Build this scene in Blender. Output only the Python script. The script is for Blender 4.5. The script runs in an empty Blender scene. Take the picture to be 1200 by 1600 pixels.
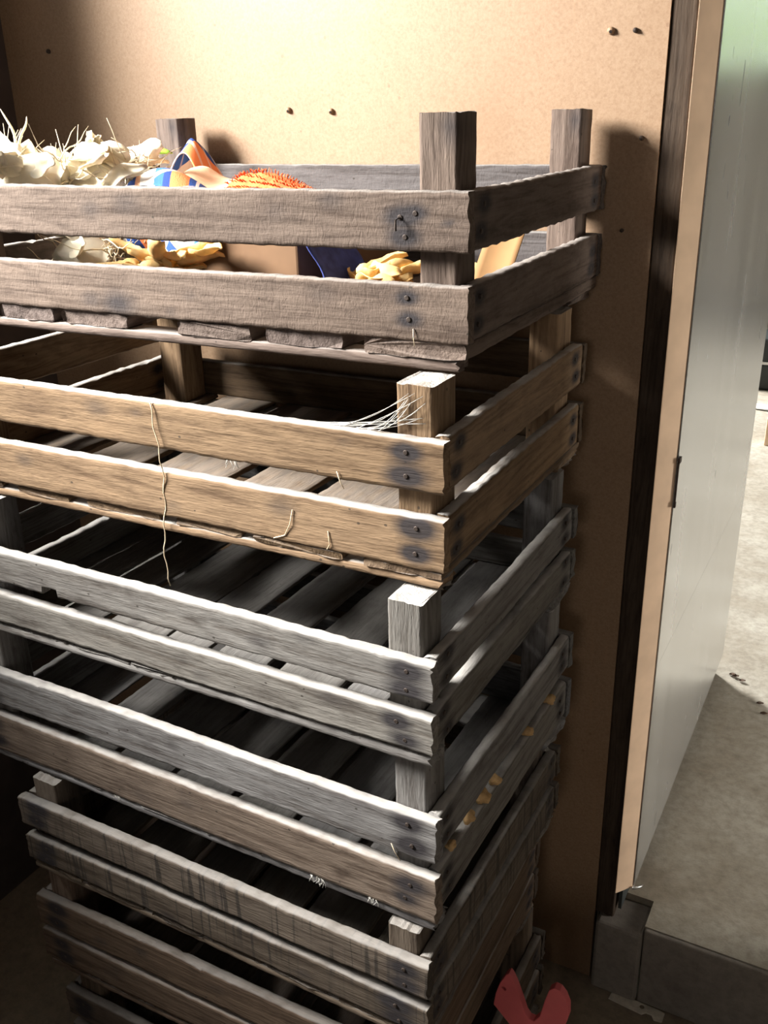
import bpy, bmesh, math, random
import numpy as np
from mathutils import Vector, Matrix

S = bpy.context.scene
COL = S.collection
random.seed(7)
RNG = np.random.default_rng(11)

# ------------------------------------------------------------------ helpers
def link(o, parent=None):
    COL.objects.link(o)
    if parent is not None:
        o.parent = parent
    return o

def tag(o, label=None, cat=None, group=None, kind=None):
    if label: o['label'] = label
    if cat: o['category'] = cat
    if group: o['group'] = group
    if kind: o['kind'] = kind
    return o

def empty(name, loc, rz=0, label=None, cat=None, group=None, kind=None):
    o = bpy.data.objects.new(name, None)
    o.empty_display_size = 0.05
    o.location = loc
    o.rotation_euler = (0, 0, rz)
    link(o)
    return tag(o, label, cat, group, kind)

def mesh_obj(name, verts, faces, mat, parent=None, smooth=True, color=None):
    me = bpy.data.meshes.new(name)
    me.from_pydata([tuple(v) for v in verts], [], [tuple(f) for f in faces])
    me.update()
    if smooth:
        me.polygons.foreach_set('use_smooth', [True] * len(me.polygons))
    me.materials.append(mat)
    o = bpy.data.objects.new(name, me)
    if color is not None:
        o.color = color
    return link(o, parent)

class MB:
    """collects pieces into ONE mesh"""
    def __init__(s): s.v = []; s.f = []
    def add(s, v, f):
        b = len(s.v)
        s.v += [tuple(x) for x in v]
        s.f += [tuple(i + b for i in q) for q in f]
    def box(s, x0, x1, y0, y1, z0, z1):
        v = [(x, y, z) for z in (z0, z1) for y in (y0, y1) for x in (x0, x1)]
        s.add(v, [(0, 2, 3, 1), (4, 5, 7, 6), (0, 1, 5, 4), (2, 6, 7, 3), (0, 4, 6, 2), (1, 3, 7, 5)])
    def tube(s, pts, rad, n=6, flat=1.0):
        pts = [Vector(p) for p in pts]
        rads = rad if isinstance(rad, (list, tuple)) else [rad] * len(pts)
        v = []; f = []
        up = Vector((0.31, 0.52, 0.79))
        for i, p in enumerate(pts):
            t = (pts[min(i + 1, len(pts) - 1)] - pts[max(i - 1, 0)])
            if t.length < 1e-9: t = Vector((0, 0, 1))
            t.normalize()
            a = t.cross(up)
            if a.length < 1e-3: a = t.cross(Vector((1, 0, 0)))
            a.normalize(); b = t.cross(a)
            for k in range(n):
                an = 2 * math.pi * k / n
                v.append(p + (a * math.cos(an) + b * math.sin(an) * flat) * rads[i])
        for i in range(len(pts) - 1):
            for k in range(n):
                k2 = (k + 1) % n
                f.append((i * n + k, i * n + k2, (i + 1) * n + k2, (i + 1) * n + k))
        f.append(tuple(range(n - 1, -1, -1)))
        f.append(tuple((len(pts) - 1) * n + k for k in range(n)))
        s.add(v, f)
    def build(s, name, mat, parent=None, smooth=False, color=None):
        return mesh_obj(name, s.v, s.f, mat, parent, smooth, color)

def bevel(o, w=0.003, seg=2):
    m = o.modifiers.new('bevel', 'BEVEL'); m.width = w; m.segments = seg; m.limit_method = 'ANGLE'
    return o

# ------------------------------------------------------------------ materials
class NT:
    def __init__(s, name):
        s.m = bpy.data.materials.new(name); s.m.use_nodes = True
        s.t = s.m.node_tree; s.t.nodes.clear()
        s.out = s.n('ShaderNodeOutputMaterial')
        s.b = s.n('ShaderNodeBsdfPrincipled')
        s.t.links.new(s.b.outputs[0], s.out.inputs[0])
    def n(s, typ, **kw):
        nd = s.t.nodes.new(typ)
        for k, v in kw.items(): setattr(nd, k, v)
        return nd
    def l(s, a, b): s.t.links.new(a, b)
    def val(s, sock, v):
        if hasattr(v, 'links'): s.l(v, sock)
        else: sock.default_value = v
    def math(s, op, a, b=None, c=None, clamp=False):
        nd = s.n('ShaderNodeMath', operation=op, use_clamp=clamp)
        s.val(nd.inputs[0], a)
        if b is not None: s.val(nd.inputs[1], b)
        if c is not None: s.val(nd.inputs[2], c)
        return nd.outputs[0]
    def vmul(s, a, v):
        nd = s.n('ShaderNodeVectorMath', operation='MULTIPLY'); s.l(a, nd.inputs[0]); nd.inputs[1].default_value = v
        return nd.outputs[0]
    def noise(s, vec, scale, detail=3, rough=0.55, dist=0.0):
        nd = s.n('ShaderNodeTexNoise'); s.l(vec, nd.inputs['Vector'])
        nd.inputs['Scale'].default_value = scale; nd.inputs['Detail'].default_value = detail
        nd.inputs['Roughness'].default_value = rough; nd.inputs['Distortion'].default_value = dist
        return nd.outputs[0]
    def ramp(s, fac, stops, interp='LINEAR'):
        nd = s.n('ShaderNodeValToRGB'); nd.color_ramp.interpolation = interp
        e = nd.color_ramp.elements
        while len(e) < len(stops): e.new(0.5)
        for i, (p, c) in enumerate(stops):
            e[i].position = p; e[i].color = (*c, 1) if len(c) == 3 else c
        s.l(fac, nd.inputs[0]); return nd.outputs[0]
    def rng(s, v, a, b, c=0.0, d=1.0):
        nd = s.n('ShaderNodeMapRange'); s.l(v, nd.inputs[0])
        for i, x in enumerate((a, b, c, d)): nd.inputs[1 + i].default_value = x
        return nd.outputs[0]
    def mix(s, fac, a, b, mode='MIX'):
        nd = s.n('ShaderNodeMix', data_type='RGBA', blend_type=mode)
        s.val(nd.inputs[0], fac)
        for i, x in ((6, a), (7, b)):
            if hasattr(x, 'links'): s.l(x, nd.inputs[i])
            else: nd.inputs[i].default_value = (*x, 1)
        return nd.outputs[2]
    def bump(s, h, strength=0.4, dist=0.002):
        nd = s.n('ShaderNodeBump'); s.l(h, nd.inputs['Height'])
        nd.inputs['Strength'].default_value = strength; nd.inputs['Distance'].default_value = dist
        s.l(nd.outputs[0], s.b.inputs['Normal'])
    def done(s, color, rough=0.8, metal=0.0, spec=0.3):
        s.val(s.b.inputs['Base Color'], (*color, 1) if isinstance(color, tuple) else color)
        s.val(s.b.inputs['Roughness'], rough); s.b.inputs['Metallic'].default_value = metal
        s.b.inputs['Specular IOR Level'].default_value = spec
        return s.m

def wood(name, saw=False, crinkle=0.0):
    """old board: tint from the object's colour, alpha = how much dust lies on it"""
    t = NT(name)
    gc = t.n('ShaderNodeAttribute', attribute_name='grain').outputs['Vector']
    st = t.n('ShaderNodeAttribute', attribute_name='stain').outputs['Fac']
    oi = t.n('ShaderNodeObjectInfo')
    g1 = t.noise(t.vmul(gc, (2.6, 80, 80)), 1.0, 4, 0.62, 0.4)
    g2 = t.noise(t.vmul(gc, (1.7, 24, 24)), 1.0, 2, 0.45, 1.3)
    rings = t.math('SINE', t.math('MULTIPLY', g2, 46.0))
    bl = t.noise(t.vmul(gc, (9, 20, 20)), 1.0, 3, 0.6)
    fine = t.noise(t.vmul(gc, (60, 420, 420)), 1.0, 2, 0.6)
    grain = t.math('ADD', t.math('MULTIPLY', g1, 0.75), t.math('MULTIPLY', rings, 0.085))
    grain = t.math('ADD', grain, t.math('MULTIPLY', t.math('SUBTRACT', fine, 0.5), 0.35))
    base = t.ramp(grain, [(0.18, (0.50, 0.46, 0.43)), (0.36, (0.84, 0.82, 0.80)), (0.62, (1.13, 1.12, 1.1))])
    base = t.mix(1.0, base, oi.outputs['Color'], 'MULTIPLY')
    base = t.mix(1.0, base, (0.50, 0.50, 0.51), 'MULTIPLY')
    base = t.mix(t.rng(bl, 0.50, 0.72, 0.0, 0.55), base, t.mix(1.0, base, (0.50, 0.46, 0.46), 'MULTIPLY'))
    base = t.mix(t.rng(bl, 0.42, 0.28, 0.0, 0.40), base, t.mix(1.0, base, (1.35, 1.33, 1.30), 'MULTIPLY'))
    if saw:
        sx = t.noise(t.vmul(gc, (165, 5, 5)), 1.0, 1, 0.5, 0.4)
        reg = t.noise(t.vmul(gc, (6, 9, 9)), 1.0, 2)
        sm = t.math('MULTIPLY', t.rng(sx, 0.55, 0.64), t.rng(reg, 0.36, 0.48, 0.2, 0.85))
        base = t.mix(sm, base, (0.035, 0.03, 0.026))
    dirt = t.noise(t.vmul(gc, (26, 55, 55)), 1.0, 5, 0.7)
    base = t.mix(t.rng(dirt, 0.52, 0.70, 0.0, 0.5), base, t.mix(1.0, base, (0.42, 0.39, 0.38), 'MULTIPLY'))
    # small dark specks and worm holes
    vo = t.n('ShaderNodeTexVoronoi', feature='F1'); t.l(t.vmul(gc, (45, 60, 60)), vo.inputs['Vector'])
    vo.inputs['Scale'].default_value = 1.0
    sp = t.math('MULTIPLY', t.math('LESS_THAN', vo.outputs['Distance'], 0.085), t.math('GREATER_THAN', bl, 0.50))
    base = t.mix(t.math('MULTIPLY', sp, 0.75), base, (0.03, 0.025, 0.02))
    base = t.mix(t.math('MINIMUM', t.math('MULTIPLY', st, 1.35), 0.95), base, (0.030, 0.027, 0.030))
    nz = t.n('ShaderNodeSeparateXYZ'); t.l(t.n('ShaderNodeNewGeometry').outputs['Normal'], nz.inputs[0])
    dn = t.noise(t.vmul(gc, (30, 50, 50)), 1.0, 3)
    dust = t.math('MULTIPLY', t.rng(nz.outputs[2], 0.55, 0.95), t.rng(dn, 0.25, 0.55, 0.45, 1.0))
    dust = t.math('MULTIPLY', dust, oi.outputs['Alpha'])
    base = t.mix(dust, base, (0.42, 0.405, 0.385))
    h = t.math('ADD', t.math('MULTIPLY', g1, 0.7), t.math('MULTIPLY', fine, 0.45))
    if crinkle:
        cr = t.noise(t.vmul(gc, (230, 95, 95)), 1.0, 2, 0.5, 1.2)
        h = t.math('ADD', t.math('MULTIPLY', h, 0.6), t.math('MULTIPLY', cr, crinkle))
    t.bump(h, 0.75, 0.0022)
    return t.done(base, 0.82, 0, 0.22)

WOOD = wood('weathered_wood')
WOODC = wood('crinkled_wood', crinkle=0.35)
WOODS = wood('rough_sawn_wood', saw=True)

def plain(name, col, rough=0.7, metal=0.0, var=0.25, scale=30, bumps=0.0, spec=0.3, trans=0.0):
    t = NT(name)
    oc = t.n('ShaderNodeTexCoord').outputs['Object']
    n = t.noise(oc, scale, 3)
    c = t.mix(t.rng(n, 0.3, 0.7), tuple(x * (1 - var) for x in col), tuple(min(1, x * (1 + var)) for x in col))
    if bumps: t.bump(n, bumps, 0.004)
    m = t.done(c, rough, metal, spec)
    if trans:
        tr = t.n('ShaderNodeBsdfTranslucent'); t.l(c, tr.inputs[0])
        mx = t.n('ShaderNodeMixShader'); mx.inputs[0].default_value = trans
        t.l(t.b.outputs[0], mx.inputs[1]); t.l(tr.outputs[0], mx.inputs[2]); t.l(mx.outputs[0], t.out.inputs[0])
    return m

def mat_hardboard():
    t = NT('hardboard')
    oc = t.n('ShaderNodeTexCoord').outputs['Object']
    f = t.noise(oc, 260, 3, 0.7)
    b = t.noise(oc, 5.0, 4, 0.6)
    c = t.ramp(f, [(0.3, (0.215, 0.134, 0.079)), (0.5, (0.248, 0.163, 0.100)), (0.7, (0.276, 0.188, 0.120))])
    c = t.mix(t.rng(b, 0.52, 0.75, 0, 0.35), c, (0.18, 0.102, 0.052))
    v = t.n('ShaderNodeTexVoronoi'); t.l(t.vmul(oc, (28, 28, 28)), v.inputs['Vector']); v.inputs['Scale'].default_value = 1
    sp = t.math('MULTIPLY', t.math('LESS_THAN', v.outputs['Distance'], 0.07), t.math('GREATER_THAN', b, 0.52))
    c = t.mix(t.math('MULTIPLY', sp, 0.55), c, (0.16, 0.09, 0.05))
    sc = t.noise(t.vmul(oc, (60, 60, 6)), 1.0, 2)
    c = t.mix(t.rng(sc, 0.66, 0.74, 0, 0.22), c, (0.33, 0.2, 0.11))
    t.bump(f, 0.12, 0.001)
    return t.done(c, 0.55, 0, 0.35)

def mat_aluminium():
    t = NT('aluminium_sheet')
    oc = t.n('ShaderNodeTexCoord').outputs['Object']
    a = t.noise(t.vmul(oc, (14, 14, 1.2)), 1.0, 3, 0.6)
    b = t.noise(oc, 3, 2)
    c = t.mix(t.rng(a, 0.3, 0.7), (0.68, 0.69, 0.69), (0.76, 0.77, 0.77))
    s = t.noise(t.vmul(oc, (90, 70, 16)), 1.0, 2, 0.5, 0.8)
    mk = t.math('MULTIPLY', t.rng(s, 0.72, 0.75), t.math('GREATER_THAN', b, 0.45))
    c = t.mix(t.math('MULTIPLY', mk, 0.85), c, (0.06, 0.055, 0.06))
    r = t.math('ADD', t.rng(a, 0.25, 0.75, 0.24, 0.28), t.math('MULTIPLY', mk, 0.3))
    return t.done(c, r, 0.9, 0.5)

def mat_concrete(name, col, dark, wet=0.0):
    t = NT(name)
    oc = t.n('ShaderNodeTexCoord').outputs['Object']
    a = t.noise(oc, 3.0, 5, 0.65); b = t.noise(oc, 60, 4, 0.7); d = t.noise(t.vmul(oc, (2, 9, 2)), 1.0, 3)
    c = t.mix(t.rng(a, 0.35, 0.68), col, dark)
    c = t.mix(t.rng(b, 0.4, 0.75, 0, 0.5), c, tuple(x * 0.5 for x in dark))
    c = t.mix(t.rng(d, 0.56, 0.72, 0, 0.4), c, dark)
    t.bump(b, 0.35, 0.004)
    return t.done(c, 0.85, 0, 0.25)

HARD = mat_hardboard()
ALU = mat_aluminium()
FLOOR = mat_concrete('dirt_floor', (0.27, 0.225, 0.165), (0.16, 0.13, 0.10))
CONC = mat_concrete('concrete_floor', (0.43, 0.405, 0.345), (0.24, 0.205, 0.155))
STEP = mat_concrete('step_concrete', (0.26, 0.24, 0.21), (0.17, 0.15, 0.13))
PLAST = plain('limewash', (0.13, 0.115, 0.10), 0.9, var=0.2, scale=6)
DARKP = plain('dark_boarding', (0.06, 0.046, 0.04), 0.85, var=0.3, scale=9)
LIMEW = plain('bright_limewash', (0.74, 0.69, 0.58), 0.9, var=0.1, scale=5)
WHITEP = plain('white_plaster', (0.55, 0.51, 0.45), 0.9, var=0.1, scale=5)
CEIL = plain('ceiling_boards', (0.11, 0.085, 0.06), 0.85, var=0.2, scale=5)
IRON = plain('rusty_iron', (0.055, 0.042, 0.036), 0.65, 0.5, 0.4, 300)
HUSK = plain('dry_husk', (0.93, 0.85, 0.68), 0.75, var=0.08, scale=45, bumps=0.5, trans=0.15)
HUSKY = plain('yellow_husk', (0.80, 0.56, 0.24), 0.7, var=0.25, scale=40, bumps=0.5, trans=0.3)
FIBRE = plain('root_fibre', (0.74, 0.64, 0.46), 0.8, var=0.3, scale=60)
GREENPOD = plain('green_pod', (0.28, 0.50, 0.06), 0.5, var=0.2, scale=40)
ORANGE = plain('orange_pile', (0.66, 0.135, 0.04), 0.9, var=0.25, scale=80, bumps=0.6)
PEACH = plain('peach_cloth', (0.86, 0.55, 0.36), 0.9, var=0.12, scale=30, bumps=0.3)
NAVY = plain('navy_cloth', (0.035, 0.05, 0.20), 0.9, var=0.3, scale=60, bumps=0.3)
CARD = plain('cardboard', (0.15, 0.085, 0.045), 0.85, var=0.12, scale=20)
TANP = plain('tan_paper', (0.26, 0.145, 0.06), 0.8, var=0.12, scale=25)
PINK = plain('pink_plastic', (0.55, 0.11, 0.12), 0.5, var=0.15, scale=12)
STRIPW = plain('pale_metal_strip', (0.50, 0.47, 0.40), 0.6, 0.1, var=0.25, scale=60)
WEB = plain('cobweb_silk', (0.75, 0.74, 0.70), 0.6, var=0.1, scale=40, trans=0.3)
THREAD = plain('straw_thread', (0.72, 0.60, 0.42), 0.7, var=0.15, scale=60)
CLOD = plain('tan_clod', (0.46, 0.30, 0.14), 0.9, var=0.3, scale=120, bumps=0.5)
LEAFB = plain('brown_leaf', (0.09, 0.055, 0.035), 0.8, var=0.3, scale=60)
BLACKP = plain('black_plastic', (0.03, 0.035, 0.035), 0.5, var=0.2, scale=10)
WHITEPL = plain('white_plastic', (0.75, 0.75, 0.74), 0.4, var=0.05, scale=10)
PINE = plain('pale_pine', (0.78, 0.57, 0.40), 0.75, var=0.12, scale=14)
GREENS = plain('hedge_green', (0.56, 0.72, 0.17), 0.7, var=0.5, scale=9, trans=0.3)
GROUND = plain('outdoor_grass', (0.20, 0.28, 0.10), 0.9, var=0.3, scale=3)

def mat_striped():
    t = NT('striped_cotton')
    uv = t.n('ShaderNodeUVMap', uv_map='UVMap').outputs[0]
    sx = t.n('ShaderNodeSeparateXYZ'); t.l(uv, sx.inputs[0])
    fr = t.math('FRACT', sx.outputs[0])
    c = t.ramp(fr, [(0, (0.86, 0.84, 0.80)), (0.16, (0.05, 0.14, 0.48)), (0.30, (0.03, 0.06, 0.22)),
                    (0.40, (0.85, 0.26, 0.10)), (0.60, (0.80, 0.22, 0.08)), (0.64, (0.04, 0.10, 0.36)),
                    (0.72, (0.80, 0.80, 0.80)), (0.76, (0.05, 0.12, 0.42)), (0.88, (0.88, 0.50, 0.30)), (0.95, (0.86, 0.84, 0.80))], 'CONSTANT')
    fr2 = t.math('FRACT', t.math('MULTIPLY', sx.outputs[1], 3.0))
    c = t.mix(t.math('MULTIPLY', t.math('LESS_THAN', fr2, 0.22), 0.5), c, (0.78, 0.72, 0.68))
    n = t.noise(t.vmul(uv, (60, 60, 60)), 1.0, 2)
    t.bump(n, 0.3, 0.002)
    return t.done(c, 0.9, 0, 0.15)
STRIPED = mat_striped()

# ------------------------------------------------------------------ boards
def wob(amp, freqs, seed):
    r = np.random.default_rng(seed)
    ph = r.uniform(0, 6.28, len(freqs)); a = r.uniform(0.5, 1.0, len(freqs))
    fq = np.array(freqs) * r.uniform(0.8, 1.25, len(freqs))
    def f(s):
        s = np.asarray(s, float)[..., None]
        return amp * (a * np.sin(2 * math.pi * fq * s + ph)).sum(-1) / len(freqs) ** 0.5
    return f

_seed = [100]
FINE = (-.4, -.3, -.2, -.1, 0.0, .1, .2, .3, .4)
def board(name, parent, o, d, hd, td, L, h, t, mat, color, rough=1.0, bow=0.0, stains=(), notch=None, step=0.012, ends=0.0015):
    """one weathered board: o = centre of one end, d length, hd height, td thickness directions (crate space)"""
    _seed[0] += 1
    sd = _seed[0]
    o = np.array(o, float); d = np.array(d, float); hd = np.array(hd, float); td = np.array(td, float)
    n = max(3, int(L / step))
    s = np.linspace(0, L, n + 1)
    if notch:
        s = np.sort(np.concatenate([s, [notch[0] - 0.0006, notch[0] + 0.0006, notch[1] - 0.0006, notch[1] + 0.0006]]))
    c = min(0.0022, t * 0.2)
    hi = [-0.5, -0.25, 0, 0.25, 0.5]
    prof = []          # (v in units, w in units, corner chamfer)
    H, T = h / 2, t / 2
    for f in FINE: prof.append((f * h, -T))
    prof += [(H - c, -T), (H, -T + c), (H, 0.0), (H, T - c), (H - c, T)]
    for f in FINE[::-1]: prof.append((f * h, T))
    prof += [(-H + c, T), (-H, T - c), (-H, 0.0), (-H, -T + c), (-H + c, -T)]
    prof = np.array(prof); m = len(prof)
    top = wob(0.0007 * rough, (1.5, 6, 27, 40), sd); bot = wob(0.0007 * rough, (1.5, 6, 27, 40), sd + 5000)
    chip_t = wob(1.0, (9, 17, 33), sd + 9000); chip_b = wob(1.0, (9, 17, 33), sd + 9500)
    fac = wob(0.00035 * rough, (5, 13), sd + 7000); warp = wob(0.0009 * rough, (0.9, 1.7), sd + 8000)
    V = np.zeros((len(s), m, 3)); G = np.zeros((len(s), m, 3)); ST = np.zeros((len(s), m))
    off = np.random.default_rng(sd).uniform(0, 40, 3)
    bw = bow * 4 * (s / L) * (1 - s / L)
    ragged = np.random.default_rng(sd + 1).uniform(-1, 1, (2, m)) * ends * rough
    for j, (v, w) in enumerate(prof):
        tv = np.clip(v / H, -1, 1)
        dv = top(s) * max(0, tv) ** 2 + bot(s) * max(0, -tv) ** 2
        if tv > 0.9: dv = dv - np.clip(chip_t(s + w * 3) - 1.0, 0, 1) * 0.007 * rough
        if tv < -0.9: dv = dv + np.clip(chip_b(s + w * 3) - 1.15, 0, 1) * 0.006 * rough
        if notch and tv < -0.45:
            inside = (s > notch[0]) & (s < notch[1])
            dv = np.where(inside, (-H + notch[2]) - v + (v + H) * 0.2, dv)
        dw = fac(s + v * 2) * np.sign(w) + warp(s)
        ss = s.copy(); ss[0] += ragged[0, j]; ss[-1] += ragged[1, j]
        V[:, j] = o + np.outer(ss, d) + np.outer(v + dv + bw, hd) + np.outer(w + dw, td)
        G[:, j] = np.stack([s, np.full_like(s, v), np.full_like(s, w)], -1) + off
        for (ps, pv, r, a) in stains:
            q = np.sqrt(((s - ps) / (r * 1.7)) ** 2 + ((v - pv) / r) ** 2)
            ST[:, j] = np.maximum(ST[:, j], a * np.clip(1.3 - q, 0, 1))
    verts = V.reshape(-1, 3)
    nr = len(s); faces = []
    for i in range(nr - 1):
        for k in range(m):
            k2 = (k + 1) % m
            faces.append((i * m + k, (i + 1) * m + k, (i + 1) * m + k2, i * m + k2))
    # end caps get their own vertices
    b = len(verts)
    verts = np.concatenate([verts, V[0], V[-1]])
    g = np.concatenate([G.reshape(-1, 3), G[0], G[-1]]); st = np.concatenate([ST.reshape(-1), ST[0], ST[-1]])
    faces.append(tuple(b + k for k in range(m)))
    faces.append(tuple(b + m + k for k in range(m - 1, -1, -1)))
    # orientation check
    if np.dot(np.cross(hd, td), d) > 0: faces = [tuple(reversed(f)) for f in faces]
    ob = mesh_obj(name, verts, faces, mat, parent, True, color)
    me = ob.data
    me.polygons[len(faces) - 1].use_smooth = False; me.polygons[len(faces) - 2].use_smooth = False
    at = me.attributes.new('grain', 'FLOAT_VECTOR', 'POINT'); at.data.foreach_set('vector', g.ravel())
    a2 = me.attributes.new('stain', 'FLOAT', 'POINT'); a2.data.foreach_set('value', st)
    return ob

X, Y, Z = (1, 0, 0), (0, 1, 0), (0, 0, 1)
def nail(parent, p, ax, r=0.0027, bent=False):
    """nail head standing a hair proud of the board, axis = outward direction"""
    ax = Vector(ax); mb = MB(); p = Vector(p)
    mb.tube([p - ax * 0.004, p + ax * 0.0003, p + ax * 0.0008], [r * 0.95, r, r * 0.75], 10)
    if bent:
        mb.tube([p, p + ax * 0.006 + Vector((-0.002, 0, -0.002)), p + ax * 0.006 + Vector((-0.002, 0, -0.012))], 0.0012, 6)
    return mb.build('nail', IRON, parent)

L0, W, T = 0.6553, 0.45, 0.016
FZ = -1.375                                             # floor level
# x, y, yaw(deg), slat edges, underside, post top, tint, dust, material, floor board spans or None
CR = [
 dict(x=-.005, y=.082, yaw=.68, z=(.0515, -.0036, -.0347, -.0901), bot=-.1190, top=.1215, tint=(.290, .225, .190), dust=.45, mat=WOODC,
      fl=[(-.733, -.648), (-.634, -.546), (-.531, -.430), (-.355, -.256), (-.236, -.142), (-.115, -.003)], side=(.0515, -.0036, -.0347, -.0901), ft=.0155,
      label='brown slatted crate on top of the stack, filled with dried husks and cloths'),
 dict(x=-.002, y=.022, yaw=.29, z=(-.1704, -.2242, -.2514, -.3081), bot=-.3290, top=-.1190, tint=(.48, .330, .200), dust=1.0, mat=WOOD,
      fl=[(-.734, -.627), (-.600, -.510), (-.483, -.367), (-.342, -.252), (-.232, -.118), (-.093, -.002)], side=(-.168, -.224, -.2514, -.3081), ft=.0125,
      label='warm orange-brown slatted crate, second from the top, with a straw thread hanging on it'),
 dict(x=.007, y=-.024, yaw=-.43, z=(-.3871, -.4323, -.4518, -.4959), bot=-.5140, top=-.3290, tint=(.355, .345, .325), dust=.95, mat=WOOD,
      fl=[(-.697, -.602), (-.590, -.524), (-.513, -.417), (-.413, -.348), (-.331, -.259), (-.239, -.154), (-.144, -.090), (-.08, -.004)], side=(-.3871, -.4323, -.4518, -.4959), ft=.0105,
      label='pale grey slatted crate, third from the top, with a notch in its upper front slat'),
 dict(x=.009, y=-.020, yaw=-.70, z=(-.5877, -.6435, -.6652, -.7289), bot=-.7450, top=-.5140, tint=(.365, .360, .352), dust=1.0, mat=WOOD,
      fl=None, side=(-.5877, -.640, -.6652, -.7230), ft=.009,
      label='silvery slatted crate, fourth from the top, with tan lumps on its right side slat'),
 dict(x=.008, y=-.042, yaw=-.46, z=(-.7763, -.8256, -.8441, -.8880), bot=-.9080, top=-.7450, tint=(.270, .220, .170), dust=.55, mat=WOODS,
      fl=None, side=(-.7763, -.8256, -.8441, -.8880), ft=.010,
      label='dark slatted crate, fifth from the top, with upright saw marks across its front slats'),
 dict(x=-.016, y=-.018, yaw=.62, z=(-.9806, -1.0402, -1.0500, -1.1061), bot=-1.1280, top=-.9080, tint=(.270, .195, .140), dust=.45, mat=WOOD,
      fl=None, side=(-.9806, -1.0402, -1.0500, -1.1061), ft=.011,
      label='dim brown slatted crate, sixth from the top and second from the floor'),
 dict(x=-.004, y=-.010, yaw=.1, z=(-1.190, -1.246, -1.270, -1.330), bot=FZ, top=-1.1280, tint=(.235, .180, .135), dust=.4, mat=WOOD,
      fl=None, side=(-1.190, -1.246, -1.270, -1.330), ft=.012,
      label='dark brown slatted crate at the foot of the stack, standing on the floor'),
]
CRATES = []
def crate(i, q):
    rnd = random.Random(50 + i)
    L = q.get('L', L0)
    yaw = math.radians(q['yaw'])
    root = empty('wooden_crate', (0, 0, 0), yaw, q['label'], 'crate', 'slatted wooden crates in the stack')
    cx, cy = -L / 2, (W + T) / 2                          # corner space -> root space
    root.location = (q['x'] + math.cos(yaw) * cx - math.sin(yaw) * cy, q['y'] + math.sin(yaw) * cx + math.cos(yaw) * cy, q['bot'])
    P = lambda x, y, z: (x - cx, y - cy, z - q['bot'])
    def col(k=1.0, dust=1.0, sh=0.06):
        f = k * rnd.uniform(0.88, 1.12); w = rnd.uniform(-sh, sh)
        c = q['tint']
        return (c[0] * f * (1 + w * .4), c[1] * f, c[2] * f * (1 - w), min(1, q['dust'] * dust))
    ut, ub, lt, lb = q['z']
    px = [(-L + .018, -L + q.get('lp', .062)), (-.058, -.018)]          # posts, x spans
    pd = q.get('pd', .046)
    py = [(T, T + pd), (W - pd, W)]
    k_up, k_lo = q.get('kk', (1.0, 1.0))
    for kk, (z1, z0) in enumerate(((ut, ub), (lt, lb))):
        h = z1 - z0; zc = (z1 + z0) / 2
        st = []; nl = []
        for xs in (L - .036, .038):
            for dv in (.013, -.012):
                a = xs + rnd.uniform(-.008, .008); b = dv + rnd.uniform(-.004, .004)
                st.append((a, b, rnd.uniform(.010, .015), rnd.uniform(.85, 1.2))); nl.append((a, b))
        if i == 0 and kk == 0:
            st = [(L - .068, .004, .012, 1.0), (L - .056, .008, .009, 1.0), (L - .066, -.014, .011, 1.0), (.04, 0, .010, .9), (.33, .01, .012, .3), (L - .02, .0, .004, .6)]
            nl = [(L - .070, .004), (L - .054, .008), (L - .065, -.014), (.04, .01)]
        if i == 0 and kk == 1:
            st = [(L - .064, .015, .008, 1.0), (L - .062, -.006, .009, 1.0), (.30, -.015, .016, .65), (.26, -.012, .010, .4), (.04, 0, .01, .9)]
            nl = [(L - .064, .015), (L - .062, -.006), (.04, .012)]
        for _ in range(3):
            st.append((rnd.uniform(.1, L - .1), rnd.uniform(-.02, .02), rnd.uniform(.005, .012), rnd.uniform(.15, .4)))
        notch = None
        if i == 2 and kk == 0: notch = (.153, .180, .011)
        cc = col(1.0)
        if i == 3 and kk == 1: cc = (.36, .285, .225, .9)
        if i == 4 and kk == 1: cc = (.215, .175, .135, .5)
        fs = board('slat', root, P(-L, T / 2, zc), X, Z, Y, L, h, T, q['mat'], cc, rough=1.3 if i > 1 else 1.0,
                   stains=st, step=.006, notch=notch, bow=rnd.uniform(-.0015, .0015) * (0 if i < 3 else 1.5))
        for a, b in nl:
            nail(fs, P(-L + a, -.0004, zc + b), (0, -1, 0), bent=(i == 0 and kk == 0 and a == L - .070))
        board('slat', root, P(-L, W + T / 2, zc), X, Z, Y, L, h, T, q['mat'], col(.5 if i != 1 else .3, .4) if i else (.20, .185, .185, .45))  # lower crates' back slats carry interior shade in their tint, second crate most
    s1, s2, s3, s4 = q['side']
    for z1, z0 in ((s1, s2), (s3, s4)):
        h = z1 - z0; zc = (z1 + z0) / 2
        for xx in (-T / 2 - .0012, -L + T / 2 + .0012):
            right = xx > -.3
            st = []
            for a in (.022, W - T - .025):
                for dv in (.012, -.012): st.append((a + rnd.uniform(-.006, .006), dv + rnd.uniform(-.004, .004), .010, 1.0))
            ss = board('slat', root, P(xx, T + .0008, zc), Y, Z, X, W - T - .0016, h, T - .001, q['mat'], col(.92), stains=st, step=.006 if right else .012,
                       rough=1.3)
            if right:
                for a, b, _, _ in st:
                    nail(ss, P(-.0008, T + a, zc + b), (1, 0, 0))
    ptop = q['top'] - .0025
    fb = q['bot'] + .012                                   # top of the battens
    ft = min(q['ft'], (lb - .0006) - fb)
    ft = (lb - .0008) - fb
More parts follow.
